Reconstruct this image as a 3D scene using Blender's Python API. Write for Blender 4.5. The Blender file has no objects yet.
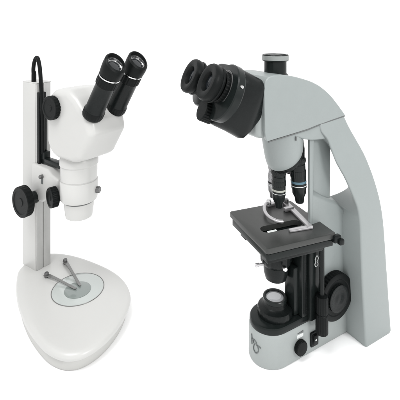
import bpy, bmesh, math, random
from mathutils import Vector, Matrix
R = math.radians
S = bpy.context.scene
COL = S.collection
random.seed(4)

# ------------------------------------------------------------ camera
cam = bpy.data.cameras.new('camera')
camo = bpy.data.objects.new('camera', cam); COL.objects.link(camo)
cam.sensor_width = 36; cam.lens = 36            # level camera with a shifted lens
cam.shift_y = -(200 - 25) / 400
cam.clip_start = .01; cam.clip_end = 60
camo.location = (0, 0, .485); camo.rotation_euler = (R(90), 0, 0)
S.camera = camo

# ------------------------------------------------------------ light
w = bpy.data.worlds.new('World'); S.world = w; w.use_nodes = True
bg = w.node_tree.nodes['Background']
bg.inputs[0].default_value = (1, 1, 1, 1); bg.inputs[1].default_value = 1.12
S.view_settings.view_transform = 'Standard'; S.view_settings.look = 'None'
S.view_settings.exposure = 0; S.view_settings.gamma = 1
def area(loc, target, size, power):
    l = bpy.data.lights.new('softbox', 'AREA'); l.shape = 'SQUARE'; l.size = size; l.energy = power
    o = bpy.data.objects.new('softbox', l); COL.objects.link(o); o.location = loc
    o.rotation_euler = (Vector(target) - Vector(loc)).to_track_quat('-Z', 'Y').to_euler()
area((-.45, .05, 1.6), (-.1, .65, .1), .7, 15)
area((.95, -.35, 1.0), (.2, .6, .2), .35, 10)

# ------------------------------------------------------------ materials
def mat(name, col, rough=.5, metal=0, spec=.5, coat=0, noise=0, nscale=400, bump=0, bscale=900, trans=0, rvar=0):
    m = bpy.data.materials.new(name); m.use_nodes = True
    nt = m.node_tree; p = nt.nodes['Principled BSDF']
    p.inputs['Base Color'].default_value = (*col, 1); p.inputs['Roughness'].default_value = rough
    p.inputs['Metallic'].default_value = metal; p.inputs['Specular IOR Level'].default_value = spec
    p.inputs['Coat Weight'].default_value = coat; p.inputs['Transmission Weight'].default_value = trans
    tc = nt.nodes.new('ShaderNodeTexCoord')
    if noise or rvar:
        n = nt.nodes.new('ShaderNodeTexNoise'); n.inputs['Scale'].default_value = nscale; n.inputs['Detail'].default_value = 5
        nt.links.new(tc.outputs['Object'], n.inputs['Vector'])
        if noise:
            r = nt.nodes.new('ShaderNodeMapRange'); r.inputs[3].default_value = 1 - noise; r.inputs[4].default_value = 1 + noise
            nt.links.new(n.outputs[0], r.inputs[0])
            mx = nt.nodes.new('ShaderNodeVectorMath'); mx.operation = 'SCALE'; mx.inputs[0].default_value = col
            nt.links.new(r.outputs[0], mx.inputs['Scale']); nt.links.new(mx.outputs[0], p.inputs['Base Color'])
        if rvar:
            r2 = nt.nodes.new('ShaderNodeMapRange'); r2.inputs[3].default_value = rough - rvar; r2.inputs[4].default_value = rough + rvar
            nt.links.new(n.outputs[0], r2.inputs[0]); nt.links.new(r2.outputs[0], p.inputs['Roughness'])
    if bump:
        n = nt.nodes.new('ShaderNodeTexNoise'); n.inputs['Scale'].default_value = bscale; n.inputs['Detail'].default_value = 2
        nt.links.new(tc.outputs['Object'], n.inputs['Vector'])
        b = nt.nodes.new('ShaderNodeBump'); b.inputs['Strength'].default_value = bump; b.inputs['Distance'].default_value = .0005
        nt.links.new(n.outputs[0], b.inputs['Height']); nt.links.new(b.outputs[0], p.inputs['Normal'])
    return m
M_FLOOR = mat('white_paper', (.96, .96, .96), .95, spec=.0)
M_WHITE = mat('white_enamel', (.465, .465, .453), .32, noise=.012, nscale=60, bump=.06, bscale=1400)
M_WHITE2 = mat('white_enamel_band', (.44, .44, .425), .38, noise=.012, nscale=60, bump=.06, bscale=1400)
M_RAIL = mat('brushed_aluminium', (.44, .44, .43), .4, metal=.3, noise=.05, nscale=200)
M_GREY = mat('grey_green_enamel', (.232, .256, .253), .36, noise=.03, nscale=60, bump=.22, bscale=1600, rvar=.06)
M_GREY2 = mat('pale_grey_enamel', (.275, .298, .293), .36, noise=.03, nscale=60, bump=.22, bscale=1600)
M_BLACK = mat('black_plastic', (.006, .0075, .0075), .27, spec=.17, noise=.15, nscale=150, bump=.15, bscale=1500, rvar=.1)
M_RUB = mat('black_rubber', (.004, .005, .005), .42, spec=.12, noise=.2, nscale=200, bump=.3, bscale=1200)
M_BLKM = mat('black_painted_metal', (.008, .0105, .0102), .24, spec=.2, noise=.15, nscale=120, bump=.1, bscale=1500, rvar=.08)
M_STAGE = mat('worn_black_stage_enamel', (.034, .0355, .034), .33, spec=.35, noise=.12, nscale=90, bump=.2, bscale=1200, rvar=.08)
M_CHROME = mat('chrome', (.62, .62, .62), .16, metal=1, noise=.04)
M_STEEL = mat('satin_steel', (.56, .55, .56), .36, metal=.7, noise=.08, nscale=200)
M_CLIP = mat('clip_spring_steel', (.22, .22, .215), .28, metal=.8, noise=.08, nscale=200)
M_OBJ = mat('grey_barrel_metal', (.26, .26, .265), .25, metal=.9, noise=.05)
M_CAP = mat('grey_cap_plastic', (.22, .235, .23), .3, noise=.05)
M_DSTEEL = mat('dark_steel', (.13, .13, .13), .35, metal=.7, noise=.08, nscale=200)
M_GLASS = mat('frosted_glass_plate', (.40, .425, .413), .12, spec=.6, noise=.02)
M_DGLASS = mat('dark_grey_green', (.19, .215, .205), .12, spec=.6, noise=.03)  # darker grey-green for the disc in the middle of the glass
M_LENS = mat('coated_lens', (.01, .012, .014), .05, spec=.6, coat=.1)
M_LENSD = mat('deep_set_lens', (.006, .008, .010), .15, spec=.15)
M_PLENS = mat('pale_lamp_glass', (.36, .37, .38), .1, spec=.8, coat=.6)
M_BLUE = mat('blue_ring_paint', (.06, .13, .17), .4)
M_GREEN = mat('cream_ring_paint', (.35, .36, .32), .4)
M_INK = mat('grey_ink', (.10, .11, .11), .5)
M_SEAM = mat('seam_shadow_gap', (.10, .105, .105), .7)
M_PRINT = mat('white_print', (.62, .64, .63), .5)

# ------------------------------------------------------------ mesh helpers (all in millimetres)
K = .001
def finish(name, bm, m, parent, sharp=38):
    bmesh.ops.recalc_face_normals(bm, faces=bm.faces)
    me = bpy.data.meshes.new(name); bm.to_mesh(me); bm.free()
    me.transform(Matrix.Scale(K, 4))
    for p in me.polygons: p.use_smooth = True
    me.set_sharp_from_angle(angle=R(sharp))
    me.materials.append(m)
    o = bpy.data.objects.new(name, me); COL.objects.link(o)
    if parent: o.parent = parent
    return o
def bevel(bm, off, seg=3, ang=30, sel=None):
    if off <= 0: return
    ed = [e for e in bm.edges if len(e.link_faces) == 2 and e.calc_face_angle(0) > R(ang) and (sel is None or sel(e))]
    bmesh.ops.bevel(bm, geom=ed, offset=off, segments=seg, affect='EDGES', profile=.5, clamp_overlap=True)
def add_loft(bm, rings, cap=True):
    vs = [[bm.verts.new(p) for p in r] for r in rings]
    n = len(rings[0])
    for a, b in zip(vs, vs[1:]):
        for i in range(n): bm.faces.new((a[i], a[(i+1) % n], b[(i+1) % n], b[i]))
    if cap:
        bm.faces.new(vs[0]); bm.faces.new(vs[-1])
def loft(rings, bev=0, seg=3, ang=30):
    bm = bmesh.new(); add_loft(bm, rings)
    bmesh.ops.recalc_face_normals(bm, faces=bm.faces)
    bevel(bm, bev, seg, ang); return bm
def prism_y(prof, y0, y1, bev=0, seg=3, ang=30):      # profile in x,z
    return loft([[(x, y0, z) for x, z in prof], [(x, y1, z) for x, z in prof]], bev, seg, ang)
def prism_z(prof, z0, z1, bev=0, seg=3, ang=30):
    return loft([[(x, y, z0) for x, y in prof], [(x, y, z1) for x, y in prof]], bev, seg, ang)
def boxb(x0, x1, y0, y1, z0, z1, bev=1, seg=2):
    return prism_z([(x0, y0), (x1, y0), (x1, y1), (x0, y1)], z0, z1, bev, seg)
def frame_to(loc, d, up=(0, 0, 1)):
    d = Vector(d).normalized()
    return Matrix.Translation(loc) @ d.to_track_quat('Z', 'Y').to_matrix().to_4x4()
def lathe(prof, n=64, M=None, knurl=None, kn=1.0):    # prof list of (r,z); knurl = set of profile indexes with ridges
    bm = bmesh.new(); rings = []
    for j, (r, z) in enumerate(prof):
        ring = []
        for i in range(n):
            rr = r
            if knurl and j in knurl and (i % 4) < 2: rr = r - kn
            a = 2 * math.pi * i / n
            ring.append((rr * math.cos(a), rr * math.sin(a), z))
        rings.append(ring)
    add_loft(bm, rings)
    if M is not None: bmesh.ops.transform(bm, matrix=M, verts=bm.verts)
    return bm
def merge(*bms):
    out = bmesh.new()
    for b in bms:
        me = bpy.data.meshes.new('t'); b.to_mesh(me); out.from_mesh(me); b.free(); bpy.data.meshes.remove(me)
    return out
def tube(pts, r, n=12, closed=False):
    pts = [Vector(p) for p in pts]; rings = []
    rs = r if isinstance(r, (list, tuple)) else [r] * len(pts)
    N = None
    for i, p in enumerate(pts):
        t = ((pts[min(i+1, len(pts)-1)] - pts[max(i-1, 0)])).normalized()
        if N is None:
            N = t.orthogonal().normalized()
        N = (N - t * N.dot(t)).normalized(); B = t.cross(N)
        rings.append([p + (N * math.cos(2*math.pi*k/n) + B * math.sin(2*math.pi*k/n)) * rs[i] for k in range(n)])
    bm = bmesh.new(); add_loft(bm, rings); return bm
def spline(pts, k=8, closed=False):
    n = len(pts); out = []
    rng = range(n) if closed else range(n - 1)
    for i in rng:
        g = lambda j: Vector(pts[j % n]) if closed else Vector(pts[max(0, min(n-1, j))])
        a, b, c, d = g(i-1), g(i), g(i+1), g(i+2)
        for s in range(k):
            t = s / k
            out.append(.5*((2*b) + (c-a)*t + (2*a-5*b+4*c-d)*t*t + (3*b-a-3*c+d)*t**3))
    if not closed: out.append(Vector(pts[-1]))
    return out
def cut(o, cutters):                                   # boolean, applied at once; the cutters are deleted
    for cb in cutters:
        c = finish('cutter', cb, M_SEAM, None)
        c.parent = o.parent
        md = o.modifiers.new('b', 'BOOLEAN'); md.object = c; md.operation = 'DIFFERENCE'; md.solver = 'EXACT'
        dg = bpy.context.evaluated_depsgraph_get()
        me = bpy.data.meshes.new_from_object(o.evaluated_get(dg))
        o.modifiers.clear(); o.data = me
        bpy.data.objects.remove(c)
        me.set_sharp_from_angle(angle=R(38))
    return o
def rrect(hx, hy, r, cx=0, cy=0, n=5):
    out = []
    for sx, sy, a0 in ((1, 1, 0), (-1, 1, 90), (-1, -1, 180), (1, -1, 270)):
        for i in range(n + 1):
            a = R(a0 + 90 * i / n)
            out.append((cx + sx*(hx-r) + r*math.cos(a), cy + sy*(hy-r) + r*math.sin(a)))
    return out
def thing(name, label, cat, loc, rz):
    o = bpy.data.objects.new(name, None); COL.objects.link(o)
    o.location = loc; o.rotation_euler = (0, 0, R(rz)); o['label'] = label; o['category'] = cat
    o.empty_display_size = .05
    return o
def knob(name, c, d, r, h, m, parent, n=96, kn=.8, face=True):
    prof = [(r*.96, 0), (r, h*.06), (r, h*.1), (r, h*.86), (r*.99, h*.93), (r*.94, h), (r*.78, h), (r*.74, h*.93), (r*.3, h*.93), (r*.27, h*1.0), (r*.05, h*1.0)]
    if not face: prof = prof[:6] + [(r*.5, h*1.01), (r*.05, h*1.01)]
    return finish(name, lathe(prof, n, frame_to(c, d), {2, 3}, kn), m, parent, 30)

# ------------------------------------------------------------ setting
fb = bmesh.new(); add_loft(fb, [[(-9000, -4000, -20), (9000, -4000, -20), (9000, 14000, -20), (-9000, 14000, -20)],
                                [(-9000, -4000, 0), (9000, -4000, 0), (9000, 14000, 0), (-9000, 14000, 0)]])
fl = finish('studio_floor', fb, M_FLOOR, None); fl['kind'] = 'structure'

# =================================================================== LEFT: stereo microscope
SM = thing('stereo_microscope', 'white stereo microscope on a rounded foot with a round glass stage plate', 'microscope', (-.2095, .687, 0), -36)
out = [(-116, -45), (-85, -63), (-44, -81), (6, -96), (57, -103.5), (87, -101), (106, -92), (118, -75), (121.5, -46), (114.5, -11), (99, 23), (78, 48), (42, 66), (-7, 72), (-73, 65), (-121, 50), (-150, 26), (-151, -2), (-138, -28)]
out = [(p.x, p.y) for p in spline([(a, b, 0) for a, b in out], 6, True)]
cx, cy = -8, -12
def sc(s, z, d=0): return [(cx + (x-cx)*s + d, cy + (y-cy)*s, z) for x, y in out]
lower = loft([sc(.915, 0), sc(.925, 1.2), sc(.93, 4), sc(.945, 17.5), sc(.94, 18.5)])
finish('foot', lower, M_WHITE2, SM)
upper = loft([sc(.95, 17.9), sc(.972, 18.6), sc(.985, 20), sc(.997, 22.5), sc(1.0, 25), sc(.994, 27.4), sc(.98, 29.3), sc(.955, 30.5), sc(.91, 31.2), sc(.8, 31.7), sc(.5, 32), sc(.2, 32)])
base = finish('base', upper, M_WHITE, SM, 60)
# stage plate set in the base
finish('stage_ring', lathe([(43.9, 31.0), (43.9, 32.5), (43.7, 32.8), (42.9, 32.8), (42.7, 32.6), (42.7, 31.0)], 96), M_CLIP, SM)
gp = finish('glass_plate', lathe([(42.6, 31), (42.6, 32.4), (42.1, 32.7), (.3, 32.7)], 96), M_GLASS, SM)
finish('inner_disc', lathe([(22, 32.6), (22, 33.4), (21.6, 33.6), (.3, 33.6)], 72, Matrix.Translation((3, -3, 0))), M_DGLASS, gp)  # darker grey-green disc lying on the glass plate
# stage clips
for (p0, p1, p2) in (((-77, -14), (-45, -11), (2, -5)), ((-85, 33), (-45, 26), (1, 4))):
    a, c = Vector((*p0, 0)), Vector((*p2, 0)); d = (c - a).normalized(); nrm = Vector((-d.y, d.x, 0))
    L = (c - a).length
    ts = [0, .06, .15, .35, .6, .85, .95, 1.0]; hs = [34, 35, 36.5, 37, 36, 34.9, 34.5, 35.6]; ws = [4.2, 4.6, 4.2, 3.1, 2.9, 2.9, 2.8, 2.0]
    rings = []
    for t, hh, ww in zip(ts, hs, ws):
        q = a + d * (L * t)
        rings.append([tuple(q + nrm*ww*.8 + Vector((0, 0, hh))), tuple(q + nrm*ww*.8 + Vector((0, 0, hh+1.3))), tuple(q - nrm*ww*.8 + Vector((0, 0, hh+1.3))), tuple(q - nrm*ww*.8 + Vector((0, 0, hh)))])
    cl = finish('stage_clip', loft(rings, .3, 1), M_CLIP, SM)
    q = a + d * 5
    finish('clip_screw', lathe([(3.4, 31), (3.4, 35), (3.9, 36), (3.9, 39.6), (3.2, 40.6), (.3, 40.6)], 32, Matrix.Translation((q.x, q.y, 0))), M_DSTEEL, cl)
# column
colm = boxb(-148, -106, -15, 17, 29, 377, 1.6, 3)
co = finish('column', colm, M_WHITE, SM)
rail = merge(boxb(-108, -102.5, -13, -1.2, 32, 376.5, .5), boxb(-108, -102.5, 1.2, 15, 32, 376.5, .5), boxb(-108, -104.2, -2, 2, 32, 376.5, .2))
finish('dovetail_rail', rail, M_RAIL, SM)
finish('column_cap', boxb(-147.6, -103, -14.6, 16.6, 376.6, 378.6, .8), M_WHITE, SM)
# black rack strip on the column and the lower arm bar
finish('rack_strip', boxb(-103, -95, -13.5, 1, 226, 361, 1), M_BLACK, SM)
bar = merge(boxb(-103, -38, -9, 4, 231, 240.5, 1.5), boxb(-99, -86, -9, 4, 228, 252, 2), boxb(-101, -94, -8, 2, 250, 330, 1))
finish('support_bar', bar, M_BLKM, SM)
cb = spline([(-121, -8, 380), (-121, -9, 404), (-114, -9.5, 421), (-106, -9.5, 423), (-99, -9.5, 404), (-95, -9.5, 370), (-93, -9, 340), (-92, -8, 300), (-93, -7, 248)], 8)
finish('power_cable', tube(cb, 3.6, 14), M_RUB, SM)
finish('cable_plug', lathe([(4.4, 378), (4.4, 392), (3.7, 398), (.5, 398)], 24, Matrix.Translation((-121, -8, 0))), M_RUB, SM)
# carriage
car = prism_y([(-112, 166), (-78, 166), (-58, 178), (-30, 184), (-30, 217), (-50, 222), (-62, 229), (-112, 231)], -19, 19, 4, 3)
finish('focus_carriage', car, M_WHITE, SM)
finish('carriage_lock_screw', lathe([(3.6, 0), (3.6, 5), (3, 6), (.3, 6)], 24, frame_to((-76, -19, 214), (0, -1, 0))), M_DSTEEL, SM)
knob('lock_knob', (-30, -22, 191), (-.25, -1, 0), 17, 12, M_RUB, SM, 72, 1.1)
finish('carriage_slot', boxb(-80, -74, -19.4, -18, 200, 213, .3, 1), M_INK, SM)
fk = knob('focus_knob', (-100, -35, 171), (0, -1, 0), 27, 13, M_RUB, SM)
finish('hub', lathe([(11, 0), (11, 18), (9, 19), (.3, 19)], 40, frame_to((-100, -17, 171), (0, -1, 0))), M_BLKM, fk)
fk2 = knob('focus_knob', (-89, 24, 173), (0, 1, 0), 22, 18, M_RUB, SM)
finish('hub', lathe([(9, 0), (9, 8), (.3, 8)], 40, frame_to((-89, 18, 173), (0, 1, 0))), M_BLKM, fk2)
# head
prof = [(-37, 286), (-37, 350), (-31, 368), (-16, 378), (22, 380.5), (42, 369), (78, 335), (83, 316), (54, 270), (34, 263), (-8, 263), (-26, 270)]
hb = bmesh.new()
def ysc(y, s, prof): 
    mx, mz = 12, 316
    return [(mx + (x-mx)*s[0], y, mz + (z-mz)*s[1]) for x, z in prof]
add_loft(hb, [ysc(-38, (.86, .88), prof), ysc(-32, (.985, .985), prof), ysc(-20, (1, 1), prof), ysc(20, (1, 1), prof), ysc(32, (.985, .985), prof), ysc(38, (.86, .88), prof)])
bmesh.ops.recalc_face_normals(hb, faces=hb.faces)
bevel(hb, 8, 5, 10)
finish('head', hb, M_WHITE, SM, 50)
def shift_x(b, d=3):
    bmesh.ops.transform(b, matrix=Matrix.Translation((d, 0, 0)), verts=b.verts); return b
bz = lathe([(28, 266), (31.5, 259), (32.2, 256), (32.2, 249), (31.2, 247.5), (30.6, 247), (30.6, 236), (30.2, 224), (29.6, 223.4), (29.6, 222.2), (31, 221.6), (31.6, 220), (31.6, 206), (30.8, 191), (29.7, 188.6), (25, 188.2)], 96)
finish('zoom_body', shift_x(bz), M_WHITE, SM, 30)
finish('objective_ring', lathe([(25.2, 189), (25.2, 185.2), (24.2, 184.6), (24, 184)], 80, Matrix.Translation((3, 0, 0))), M_SEAM, SM)
finish('objective', lathe([(24.6, 185), (25, 184.4), (24.4, 176), (22.8, 163), (22.1, 159.6), (20.8, 158.8), (18.8, 158.8), (18, 161), (2, 163)], 80, Matrix.Translation((3, 0, 0))), M_WHITE, SM, 30)
finish('zoom_lock_screw', lathe([(5.5, 0), (5.5, 7), (4.6, 8), (.3, 8)], 32, frame_to((29, 14, 205), (.9, .43, 0)), {1}, .4), M_DSTEEL, SM)
knob('zoom_knob', (-14, -36, 348), (0, -1, 0), 20, 11, M_RUB, SM)
# eyepieces
for yy, dx in ((-25, 0), (25, -3)):
    base_p = Vector((71 + dx, yy, 347)); d = Vector((54, 0, 86)).normalized()
    F_ = frame_to(base_p - d * 6, d)
    e_ = Vector((d.z, 0, -d.x)); P0 = base_p - d * 6
    def slant(b, z0):                     # the eyecups end in a slanted wing
        for v in b.verts:
            q = v.co - P0; k = max(0, q.dot(d) - z0) / (104 - z0)
            v.co -= d * (k * .34 * (q.dot(e_) + 6))
        return b
    et = finish('eyepiece_tube', lathe([(10, -3), (14, -1), (15.9, 1), (16.3, 3), (16.3, 14), (15.8, 16), (15.4, 17), (15.4, 60), (15.9, 62), (15, 64)], 96, F_), M_BLACK, SM, 30)
    finish('tube_collar', lathe([(16.4, 3), (16.9, 4), (16.9, 13), (16.4, 14), (13, 14)], 96, F_, {1, 2}, .5), M_RUB, et, 30)
    finish('diopter_ring', lathe([(15, 62), (17, 63), (17.2, 64), (17.2, 75), (16.6, 76), (15, 76.4)], 96, F_, {2, 3}, .6), M_RUB, et, 30)
    finish('scale_ring', lathe([(17.1, 77), (17.3, 77.2), (17.3, 78.6), (17.1, 79), (15, 79)], 72, F_), M_CHROME, et, 30)
    finish('eyecup', slant(lathe([(15, 79), (17, 80), (17.8, 87), (18.2, 96), (17.6, 103.5), (16.2, 105.5), (14.4, 106.5), (13.4, 104), (12.6, 97), (12.2, 95), (1, 95)], 72, F_), 84), M_RUB, et, 30)
    finish('eye_lens', slant(lathe([(12.2, 95.4), (11.4, 97.6), (9, 99.4), (5, 100.4), (.2, 100.7)], 48, F_), 84), M_LENS, et, 60)
    finish('lens_ring', slant(lathe([(12.6, 95.3), (13.4, 101.5), (12.2, 102), (11.8, 98)], 48, F_), 84), M_CHROME, et, 30)

# =================================================================== RIGHT: compound microscope
CM = thing('compound_microscope', 'grey compound microscope with a curved arm, square black stage and black binocular head', 'microscope', (.108, .594, 0), 30.3)
# base with rounded nose
nose = [(128, -31), (128, 31)] + [(-4 - 33*math.sin(R(a)), 31*math.cos(R(a))) for a in range(0, 181, 10)]
bs = bmesh.new()
def ins(p, d, z):  # inset towards the middle
    return [(x - (d if x > 100 else 0) + (d*max(0, math.sin(math.acos(max(-1, min(1, y/31))))) if x < -3 else 0), y*(1 - d/31), z) for x, y in p]
add_loft(bs, [ins(nose, 2.5, 0), ins(nose, 1, .8), ins(nose, 0, 3), ins(nose, 0.3, 44), ins(nose, 1.2, 47.5), ins(nose, 2.6, 48.6)])
finish('base', bs, M_GREY2, CM, 40)
plate = [(43, -30), (43, 30)] + [(-4 - 31.8*math.sin(R(a)), 30*math.cos(R(a))) for a in range(0, 181, 10)]
pb = bmesh.new(); add_loft(pb, [ins(plate, 1, 47), ins(plate, .3, 48.4), ins(plate, 0, 49.5), ins(plate, .3, 54.5), ins(plate, 1.5, 56.5), ins(plate, 4, 57.2)])
finish('base_cover', pb, M_BLKM, CM, 40)
# arm: web + pylon
web = bmesh.new()
def webring(y, top, uf=46): return [(uf, y, 40), (128, y, 40), (128, y, 190), (122, y, 190+top), (104, y, 206+top), (max(uf+10,72), y, 221+top), (max(uf+6,52), y, 232+top), (uf+.5, y, 252+top*.4)]
add_loft(web, [webring(-30.8, 0), webring(-27, 5, 48), webring(14, 4, 94)])
bmesh.ops.recalc_face_normals(web, faces=web.faces)
bevel(web, 1.6, 3, 35)
arm = merge(web)
# narrow front post of the arm, sunk panel behind it
post = loft([[(46, y, 60), (51, y, 60), (51.8, y, 245), (53.5, y, 330), (45, y, 330)] for y in (-30.86, -26)], .7, 2)
panel = loft([[(58, y, 200), (95, y, 200), (97, y, 322), (58, y, 330)] for y in (-24, -15)], 2.0, 3)
arm = merge(arm, post, panel)
# pylon loft along its height: z, u_front, u_rear, y_near, u_front_far, y_far
st = [(0, 126, 187.5, 65, 126, 55), (3, 124.6, 188.6, 66, 124, 55), (50, 121, 183.5, 66, 119, 54), (104, 117.5, 178.5, 65.6, 115, 50), (160, 115.5, 173.5, 65, 112, 44), (185, 115, 170.5, 64.5, 118, 28),
      (208, 113, 167.5, 62.5, 138, -4), (225, 107.5, 164.5, 60, 138, -22), (240, 101.5, 161, 57.5, 132, -26), (258, 93.5, 155.5, 54.5, 122, -24), (281, 81.5, 147.5, 49.5, 105, -20), (300, 76, 138, 45, 92, -18), (314, 71, 130, 42, 76, -8), (328, 60, 122, 39.5, 60, 20), (344.6, 56, 113.4, 37.7, 56, 34)]
st = [tuple(a_) + tuple(b_) for a_, b_ in zip([tuple(p) for p in spline([q[:3] for q in st[1:]], 9)], [tuple(p) for p in spline([q[3:] for q in st[1:]], 9)])]
st.insert(0, (0, 126, 187.5, 65, 126, 55))
rings = []
for z, uf, ur, yn, uff, yf in st:
    r = min(6.5, (ur-uf)*.22)
    ring = []
    def arc(cx_, cy_, a0, rr):
        for i in range(6):
            a = R(a0 + 18*i); ring.append((cx_ + rr*math.cos(a), cy_ + rr*math.sin(a), z))
    arc(ur - r, -yn + r, -90, r)          # rear near
    ru = min(r, 4); arc(ur - 10 - ru, yf - ru, 0, ru)       # rear far
    ring.append((uff + 2, yf, z)); ring.append((uff, yf - 2, z))
    r2 = 3.0
    for i in range(5):
        a = R(180 + 22.5*i); ring.append((uf + r2 + r2*math.cos(a), -yn + r2 + r2*math.sin(a), z))
    rings.append(ring)
pyl = bmesh.new(); add_loft(pyl, rings)
arm = merge(arm, pyl)
# upper band of the arm under the head seam
band = prism_y([(-2, 330.2), (34, 333.2), (60, 337.5), (106, 346), (104, 336), (85, 322), (70, 314), (52, 315.5), (42, 316.5), (28, 320), (14, 325.5)], -37, 8, 2.5, 3, 40)
arm = merge(arm, band)
ao = finish('arm', arm, M_GREY, CM, 40)
# nose housing
t = R(33); n = Vector((math.sin(t), 0, -math.cos(t))); C0 = Vector((20, -3, 286))
e1_ = Vector((math.cos(t), 0, math.sin(t)))
def hring(f, rr, low=0):     # between an upright circle under the head (f=0) and the tilted face of the nosepiece (f=1)
    out_ = []
    for i in range(64):
        an = 2*math.pi*i/64; c_, s_ = math.cos(an), math.sin(an)
        top_ = Vector((12, -5, 337)) + Vector((rr*c_, rr*s_, 0)); bot_ = C0 + e1_*(rr*c_) + Vector((0, rr*s_, 0)) + n*low
        out_.append(tuple(top_.lerp(bot_, f)))
    return out_
finish('nosepiece_housing', loft([hring(0, 31.5), hring(.25, 31.5), hring(.5, 31.2), hring(.7, 30.8), hring(.85, 30), hring(.95, 28.8), hring(1, 27), hring(1, 12)]), M_GREY, CM, 40)
tur = finish('nosepiece', lathe([(24, -1), (26.5, 0), (27, 3), (26.4, 6), (23, 9), (17, 12), (8, 13), (1, 13)], 96, frame_to(C0, n), {1, 2, 3}, .5), M_BLACK, CM, 30)
def objective(ang, L, r, body, ringm, dd=None):
    e1 = Vector((math.cos(t), 0, math.sin(t))); e2 = Vector((0, 1, 0))
    o_ = e1 * math.cos(R(ang)) + e2 * math.sin(R(ang))
    p = C0 + o_ * 17.5 + n * 7; d = (n * math.cos(t) + o_ * math.sin(t)).normalized()
    if dd: d = Vector(dd).normalized()
    F_ = frame_to(p, d)
    ob = finish('objective', lathe([(r*.9, 0), (r*1.05, 1), (r*1.05, 8), (r*.93, 9), (r*.93, 10), (r, 10.6), (r, L*.66), (r*.93, L*.7), (r*.9, L*.78), (r*.62, L*.88), (r*.55, L*.98), (r*.5, L), (1, L)], 48, F_), body, CM, 30)
    finish('colour_ring', lathe([(r*.98, L*.50), (r*1.02, L*.505), (r*1.02, L*.55), (r*.98, L*.555)], 48, F_), ringm, ob, 30)
    finish('colour_ring', lathe([(r*.98, L*.60), (r*1.015, L*.603), (r*1.015, L*.615), (r*.98, L*.618)], 48, F_), M_PRINT, ob, 30)
    finish('grip_ring', lathe([(r*.99, L*.28), (r*1.04, L*.285), (r*1.04, L*.42), (r*.99, L*.425)], 96, F_, {1, 2}, .35), body, ob, 30)
    finish('knurled_ring', lathe([(r*1.0, 2), (r*1.1, 2.4), (r*1.1, 6.6), (r*1.0, 7)], 96, F_, {1, 2}, .5), body, ob, 30)
finish('nosepiece_mount', lathe([(8, 258), (10, 260), (10.6, 266), (10.6, 300), (9, 312)], 48, Matrix.Translation((38, -12, 0)), {2}, .5), M_BLACK, CM, 30)
objective(180, 57, 10.2, M_BLKM, M_GREEN)
objective(-38, 69, 11.5, M_BLKM, M_BLUE, (.06, -.02, -1))
objective(35, 34, 9.5, M_OBJ, M_GREEN, (.2, .1, -1))
objective(138, 50, 9.8, M_OBJ, M_BLACK, (-.06, .03, -1))
# head
hp = [(-43, 327), (-46, 340), (-47, 396), (-45, 409), (-40, 414.5), (-30, 416), (-2, 414), (33, 405), (52, 397.5), (66, 389.5), (81, 378.5), (94, 366), (106, 353.5), (113.5, 345), (112, 343.7), (60, 338.3), (34, 334)]
rear = [tuple(p)[:2] for p in spline([(x, z, 0) for x, z in hp[5:14]], 4)]
hp = hp[:5] + rear + hp[14:]
hh = bmesh.new()
def hs(y, s, d=0): return [(30 + (x-30)*s, y, 334 + (z-334)*s) for x, z in hp]
far = hs(38, 1); far[0] = (-8, 38, 332); far[1] = (-26, 38, 352)
add_loft(hh, [hs(-38, 1), far]); bmesh.ops.recalc_face_normals(hh, faces=hh.faces)
bevel(hh, 5, 5, 60)
finish('head', hh, M_GREY, CM, 35)
finish('head_seam', prism_y([(-40, 325.8), (-40, 327.4), (0, 331.0), (34, 334.9), (60, 339.2), (110, 345.4), (112.5, 344.9), (112, 343.8), (60, 337.7), (34, 333.4), (0, 329.5)], -38.3, -36, .15, 1), M_SEAM, CM)
finish('set_screw_slot', boxb(10.2, 12, -37.9, -36, 321, 326.5, .2, 1), M_SEAM, CM)
# photo port
finish('photo_port', lathe([(19, 408), (19, 411.5), (17, 413), (16.4, 414), (16.4, 431), (17.5, 432)], 72, Matrix.Translation((5, 0, 0))), M_BLKM, CM, 30)
finish('port_cap', lathe([(18.6, 431.6), (19.4, 432.6), (19.4, 440), (18.6, 441.4), (16.6, 441.4), (16, 440.4), (.4, 440.4)], 72, Matrix.Translation((5, 0, 0))), M_BLKM, CM, 30)
finish('port_band', lathe([(19.2, 432.8), (19.8, 433.2), (19.8, 439.4), (19.2, 439.8)], 72, Matrix.Translation((5, 0, 0))), M_CAP, CM, 30)
# binocular head
al = R(24); yw = R(9); fw = Vector((-math.cos(yw), math.sin(yw), 0)); sd_ = Vector((math.sin(yw), math.cos(yw), 0))
a = fw*math.cos(al) + Vector((0, 0, math.sin(al))); up = -fw*math.sin(al) + Vector((0, 0, math.cos(al)))
B0 = Vector((-42, 0, 374))
def bring(s, hy, hz, r, cz=0):
    c = B0 + a * s + up * cz
    return [tuple(c + sd_ * p + up * q) for p, q in rrect(hy, hz, r, n=6)]
finish('binocular_body', loft([bring(-6, 31, 22, 10, -1), bring(-2, 33, 28, 10, -3), bring(3, 35.5, 35, 11, -6), bring(9, 38, 41, 12, -8), bring(14, 39, 42.5, 14, -8), bring(34, 41, 42, 18, -6), bring(52, 42, 42, 22, -5), bring(55, 41, 41, 22, -5), bring(56.5, 38, 38, 21, -5)], 0), M_BLACK, CM, 30)
finish('head_mount', loft([[(x, y, z) for y, z in rrect(hy, hz, 7, -12, cz)] for x, hy, hz, cz in ((-30, 20, 22, 350), (-48, 19, 20, 350), (-54, 15, 14, 348))], 2, 2), M_GREY2, CM)
finish('width_dial', lathe([(14, 0), (15.5, 1), (15.5, 16), (14, 17), (4, 17)], 96, frame_to(B0 - sd_*10 + a*54 - up*33, a), {1, 2}, .8), M_RUB, CM, 30)
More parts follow.
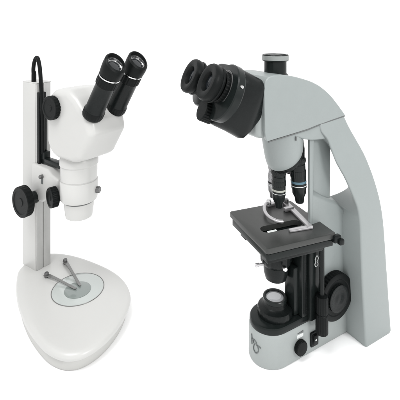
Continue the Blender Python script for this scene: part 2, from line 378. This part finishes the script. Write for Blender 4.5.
for yy, off, dR in ((-30, 0, 39), (29, 2.6, 31)):
    p = B0 + sd_ * yy + a * (56.5 + off) - up * 2
    F_ = frame_to(p, a)
    dr = finish('eyepiece_drum', lathe([(26, -8), (dR-1, -5), (dR, -3.5), (dR, 5), (dR-1.2, 6.6), (26, 7.4), (22, 8), (18, 9)], 96, F_), M_BLKM, CM, 30)
    FD = F_; F_ = frame_to(p + up * 5, a)
    finish('diopter_ring', lathe([(18, 7), (21.6, 7.6), (22, 8.4), (22, 13), (21, 14), (17, 14)], 120, F_, {2, 3}, .6), M_RUB, dr, 30)
    finish('scale_ring', lathe([(24.3, 7.4), (24.6, 8), (23.8, 8.4), (23.4, 7.8)], 64, F_), M_DSTEEL, dr, 30)
    finish('eyepiece', lathe([(17, 14), (19.6, 14.6), (22.4, 16.5), (24, 21), (25.2, 27), (25, 30.5), (23.4, 33), (19, 33.4), (13.5, 31.8), (11.4, 28), (11, 26), (1, 26)], 96, F_), M_RUB, dr, 30)
    finish('eyecup_rib', lathe([(22, 17), (24.6, 17.6), (25, 19.4), (24.4, 21), (22, 21.2)], 96, F_), M_RUB, dr, 30)
    finish('eye_lens', lathe([(11.2, 26.2), (10, 27.4), (6, 28.4), (.2, 28.8)], 48, F_), M_LENSD, dr, 60)
finish('clamp_pin', lathe([(2.2, 0), (2.2, 3), (1.8, 4), (.2, 4)], 24, frame_to(B0 - sd_*65 + a*58 + up*12, (0, -1, 0))), M_CHROME, CM)

# stage
MS = Matrix.Translation((13, -1, 0)) @ Matrix.Rotation(R(-9), 4, 'Z')
def onstage(bm): bmesh.ops.transform(bm, matrix=MS, verts=bm.verts); return bm
sp = finish('stage', onstage(prism_z(rrect(56.5, 57.5, 4), 182.5, 190, .7, 2)), M_STAGE, CM)
cut(sp, [onstage(prism_z(rrect(34, 9.5, 9.3, -5, -12), 176, 196))])
lp = finish('lower_stage_plate', onstage(prism_z(rrect(55, 54, 4, 1, 0), 171, 180, .7, 2)), M_BLKM, CM)
cut(lp, [onstage(prism_z(rrect(28, 10.5, 10, -5, -12), 170, 186))])
finish('stage_bearer', onstage(merge(boxb(-46, 46, 22, 40, 159, 170.6, 1.5), boxb(-46, 46, -42, -26, 159, 170.6, 1.5), boxb(20, 46, -26, 22, 156, 170.4, 1.5))), M_BLACK, CM)
# corner bracket of the stage
finish('stage_bracket', onstage(merge(boxb(50, 62, -62, -54, 178, 188, 1.5), boxb(56, 64, -66, -58, 176, 184, 1.5))), M_BLACK, CM)
# slide holder
holder = merge(prism_z([(59, 48), (68, 45), (41, -41), (33, -39)], 190.2, 194, .9, 2),
               prism_z([(40, -42), (38, -33), (6, -27), (4, -33)], 190.2, 193, .7, 2),
               prism_z([(30, 52), (63, 49), (62, 42), (28, 44)], 190.2, 194.6, .9, 2),
               prism_z([(42, 24), (58, 21), (57, 15), (41, 17)], 190.2, 196, .9, 2))
hd = finish('slide_holder', holder, M_STEEL, CM)
arcp = spline([(36, 49, 195), (24, 45, 196), (12, 34, 196.5), (4, 20, 196), (2, 8, 195), (6, -3, 193.6), (14, -6, 192)], 6)
ab = tube(arcp, [2.6]*len(arcp), 10)
finish('holder_finger', ab, M_STEEL, hd)
finish('finger_screw', lathe([(4.2, 194), (4.2, 199.5), (3.4, 201), (.2, 201)], 24, Matrix.Translation((32, 47, 0))), M_CHROME, hd)
finish('holder_screw', lathe([(3.6, 194), (3.6, 199), (3, 200), (.2, 200)], 24, Matrix.Translation((60, 36, 0))), M_DSTEEL, hd)
finish('slot_edge_mark', onstage(boxb(-33, -18, -21.6, -17.8, 188.4, 190.6, .2, 1)), M_PRINT, CM)  # thin white bar along the near edge of the slot
# condenser
cd = finish('condenser', lathe([(9, 178), (12, 177), (13, 172), (20, 168), (21.5, 166), (21.5, 150), (22.5, 149), (23, 147), (23, 136), (21, 132), (18.5, 129), (18, 118), (16.5, 113), (15.5, 109), (13.5, 107.5), (2, 107.5)], 72, Matrix.Translation((6, 0, 0)), {7, 8}, .8), M_BLACK, CM, 30)
finish('condenser_holder', merge(boxb(-14, 34, -24, 24, 150, 160, 5, 3), boxb(20, 48, -12, 12, 140, 172, 2)), M_BLKM, CM)
finish('centring_screw', merge(lathe([(1.7, 0), (1.7, 8), (2.8, 8.5), (2.8, 13), (2.2, 14), (.2, 14)], 24, frame_to((-13, 4, 132), (-1, .3, 0)))), M_STEEL, cd)
finish('centring_screw', merge(lathe([(1.9, 0), (1.9, 5), (3.4, 5.5), (3.4, 10), (2.6, 11), (.2, 11)], 24, frame_to((0, -21, 139), (-.3, -1, 0)))), M_CHROME, cd)
# focus block carrying the stage
blk = merge(boxb(30, 52, -30, 8, 57, 174, 2), boxb(40, 66, -37, -24, 52, 176, 2), boxb(22, 44, -22, 0, 57, 128, 3))
finish('focus_block', blk, M_BLKM, CM)
finish('rack_cover', boxb(33, 37.5, -31.6, -29.8, 62, 165, .5), M_BLACK, CM)
# oval emblem on the block
em = [(48.5, 141), (52, 146), (55, 141.5), (52.5, 137), (54.5, 133), (50.5, 130), (48, 134), (50, 137.6)]
finish('emblem', tube([(x, -37.3, z) for x, z in [(p.x, p.y) for p in spline([(u_, v_, 0) for u_, v_ in em], 5, True)]], .6, 8), M_PRINT, CM)
# lamp house in the base
lh = finish('lamp_collar', lathe([(25.5, 57), (26, 58), (26, 64), (24.5, 67), (19, 69), (17, 70.5), (16.6, 72), (16.6, 77)], 80, Matrix.Translation((4, 0, 0)), {1, 2}, .6), M_BLACK, CM, 30)
finish('lamp_rim', lathe([(16.6, 76), (17.4, 77), (17.4, 81), (16.6, 82), (14.4, 82), (13.6, 80.5), (13.4, 79)], 72, Matrix.Translation((4, 0, 0))), M_BLKM, lh, 30)
finish('lamp_glass', lathe([(13.6, 79), (13, 80.2), (8, 81.2), (.2, 81.6)], 56, Matrix.Translation((4, 0, 0))), M_PLENS, lh, 60)
# knobs on the side
ck = knob('coarse_focus_knob', (90, -31, 74), (0, -1, 0), 34.5, 12, M_RUB, CM, 160, .9, True)
knob('fine_focus_knob', (90, -42.4, 74), (0, -1, 0), 20, 4, M_BLACK, CM, 96, .7, True)
sd = finish('stage_drive_knob', lathe([(2, 32), (8.2, 32), (9, 33), (9, 58), (8.2, 59), (7.2, 60), (8.2, 61.5), (9, 62.5), (9, 84), (8, 86), (2.4, 87), (2.4, 92)], 64, Matrix.Translation((53, -46, 6)), {2, 3, 7, 8}, .6), M_RUB, CM, 30)
finish('drive_shaft', lathe([(3.6, 92), (3.6, 178)], 24, Matrix.Translation((53, -46, 0))), M_BLACK, sd)
kd = finish('brightness_dial', lathe([(9.5, 0), (10.4, 1), (10.4, 6), (9.4, 7), (3, 7.4), (.2, 7.4)], 96, frame_to((23, -31, 20.5), (0, -1, 0)), {1, 2}, .6), M_RUB, CM, 30)
sw = finish('power_switch', prism_y(rrect(7.5, 10.5, 1.5, 52.5, 20.5), -33.5, -28, .8, 2), M_BLACK, CM)
finish('rocker', loft([[(47.5, -33, 12.5), (57.5, -33, 12.5), (57.5, -33, 28.5), (47.5, -33, 28.5)], [(48, -34.2, 13), (57, -34.2, 13), (57, -37, 28), (48, -37, 28)]], .5, 1), M_RUB, sw)
finish('switch_mark', boxb(51, 54, -35.8, -34.9, 19.4, 22.4, .1, 1), M_PRINT, sw)
finish('dial_mark', merge(prism_y([(19, 39.2), (31, 37.6), (31, 40.4)], -31.4, -30.6), ), M_INK, CM)
finish('dial_panel', prism_y(rrect(6, 2.4, 1, 25, 34.5), -31.3, -30.5, .1, 1), M_PRINT, CM)
# looped mark on the nose of the base: strokes wrapped on the curved front
def nosept(dx, z, dr=.35):      # dx: distance along the curved front from where it faces the eyepieces' left side
    a_ = R(dx); return (-4 - (33+dr)*math.sin(a_), (31+dr)*math.cos(a_), z)
def stroke(pts, r=.55): return tube([nosept(a_, z) for a_, z in [(84 + (p.x - 96)*.85, p.y - 2) for p in spline([(u_, v_, 0) for u_, v_ in pts], 5)]], r, 8)
lg = merge(stroke([(96, 41), (98, 38), (97, 35), (98, 30), (99, 27)], .7), stroke([(97, 32), (104, 35.5), (112, 36), (118, 34.5), (119, 31)], .75),
           stroke([(112, 31), (107, 27), (107, 22.5), (114, 19.5), (122, 21), (126, 26), (122, 31), (116, 33)], .7), stroke([(121, 31), (128, 31.5), (134, 30)], .6), stroke([(98, 37), (103, 34.5), (108, 31)], .6))
finish('base_emblem', lg, M_INK, CM)
for x, y in ((-18, -18), (-18, 18), (150, -50), (150, 40)):
    finish('rubber_foot', lathe([(7, .0), (7, 1)], 24, Matrix.Translation((x, y, -.0))), M_RUB, CM)
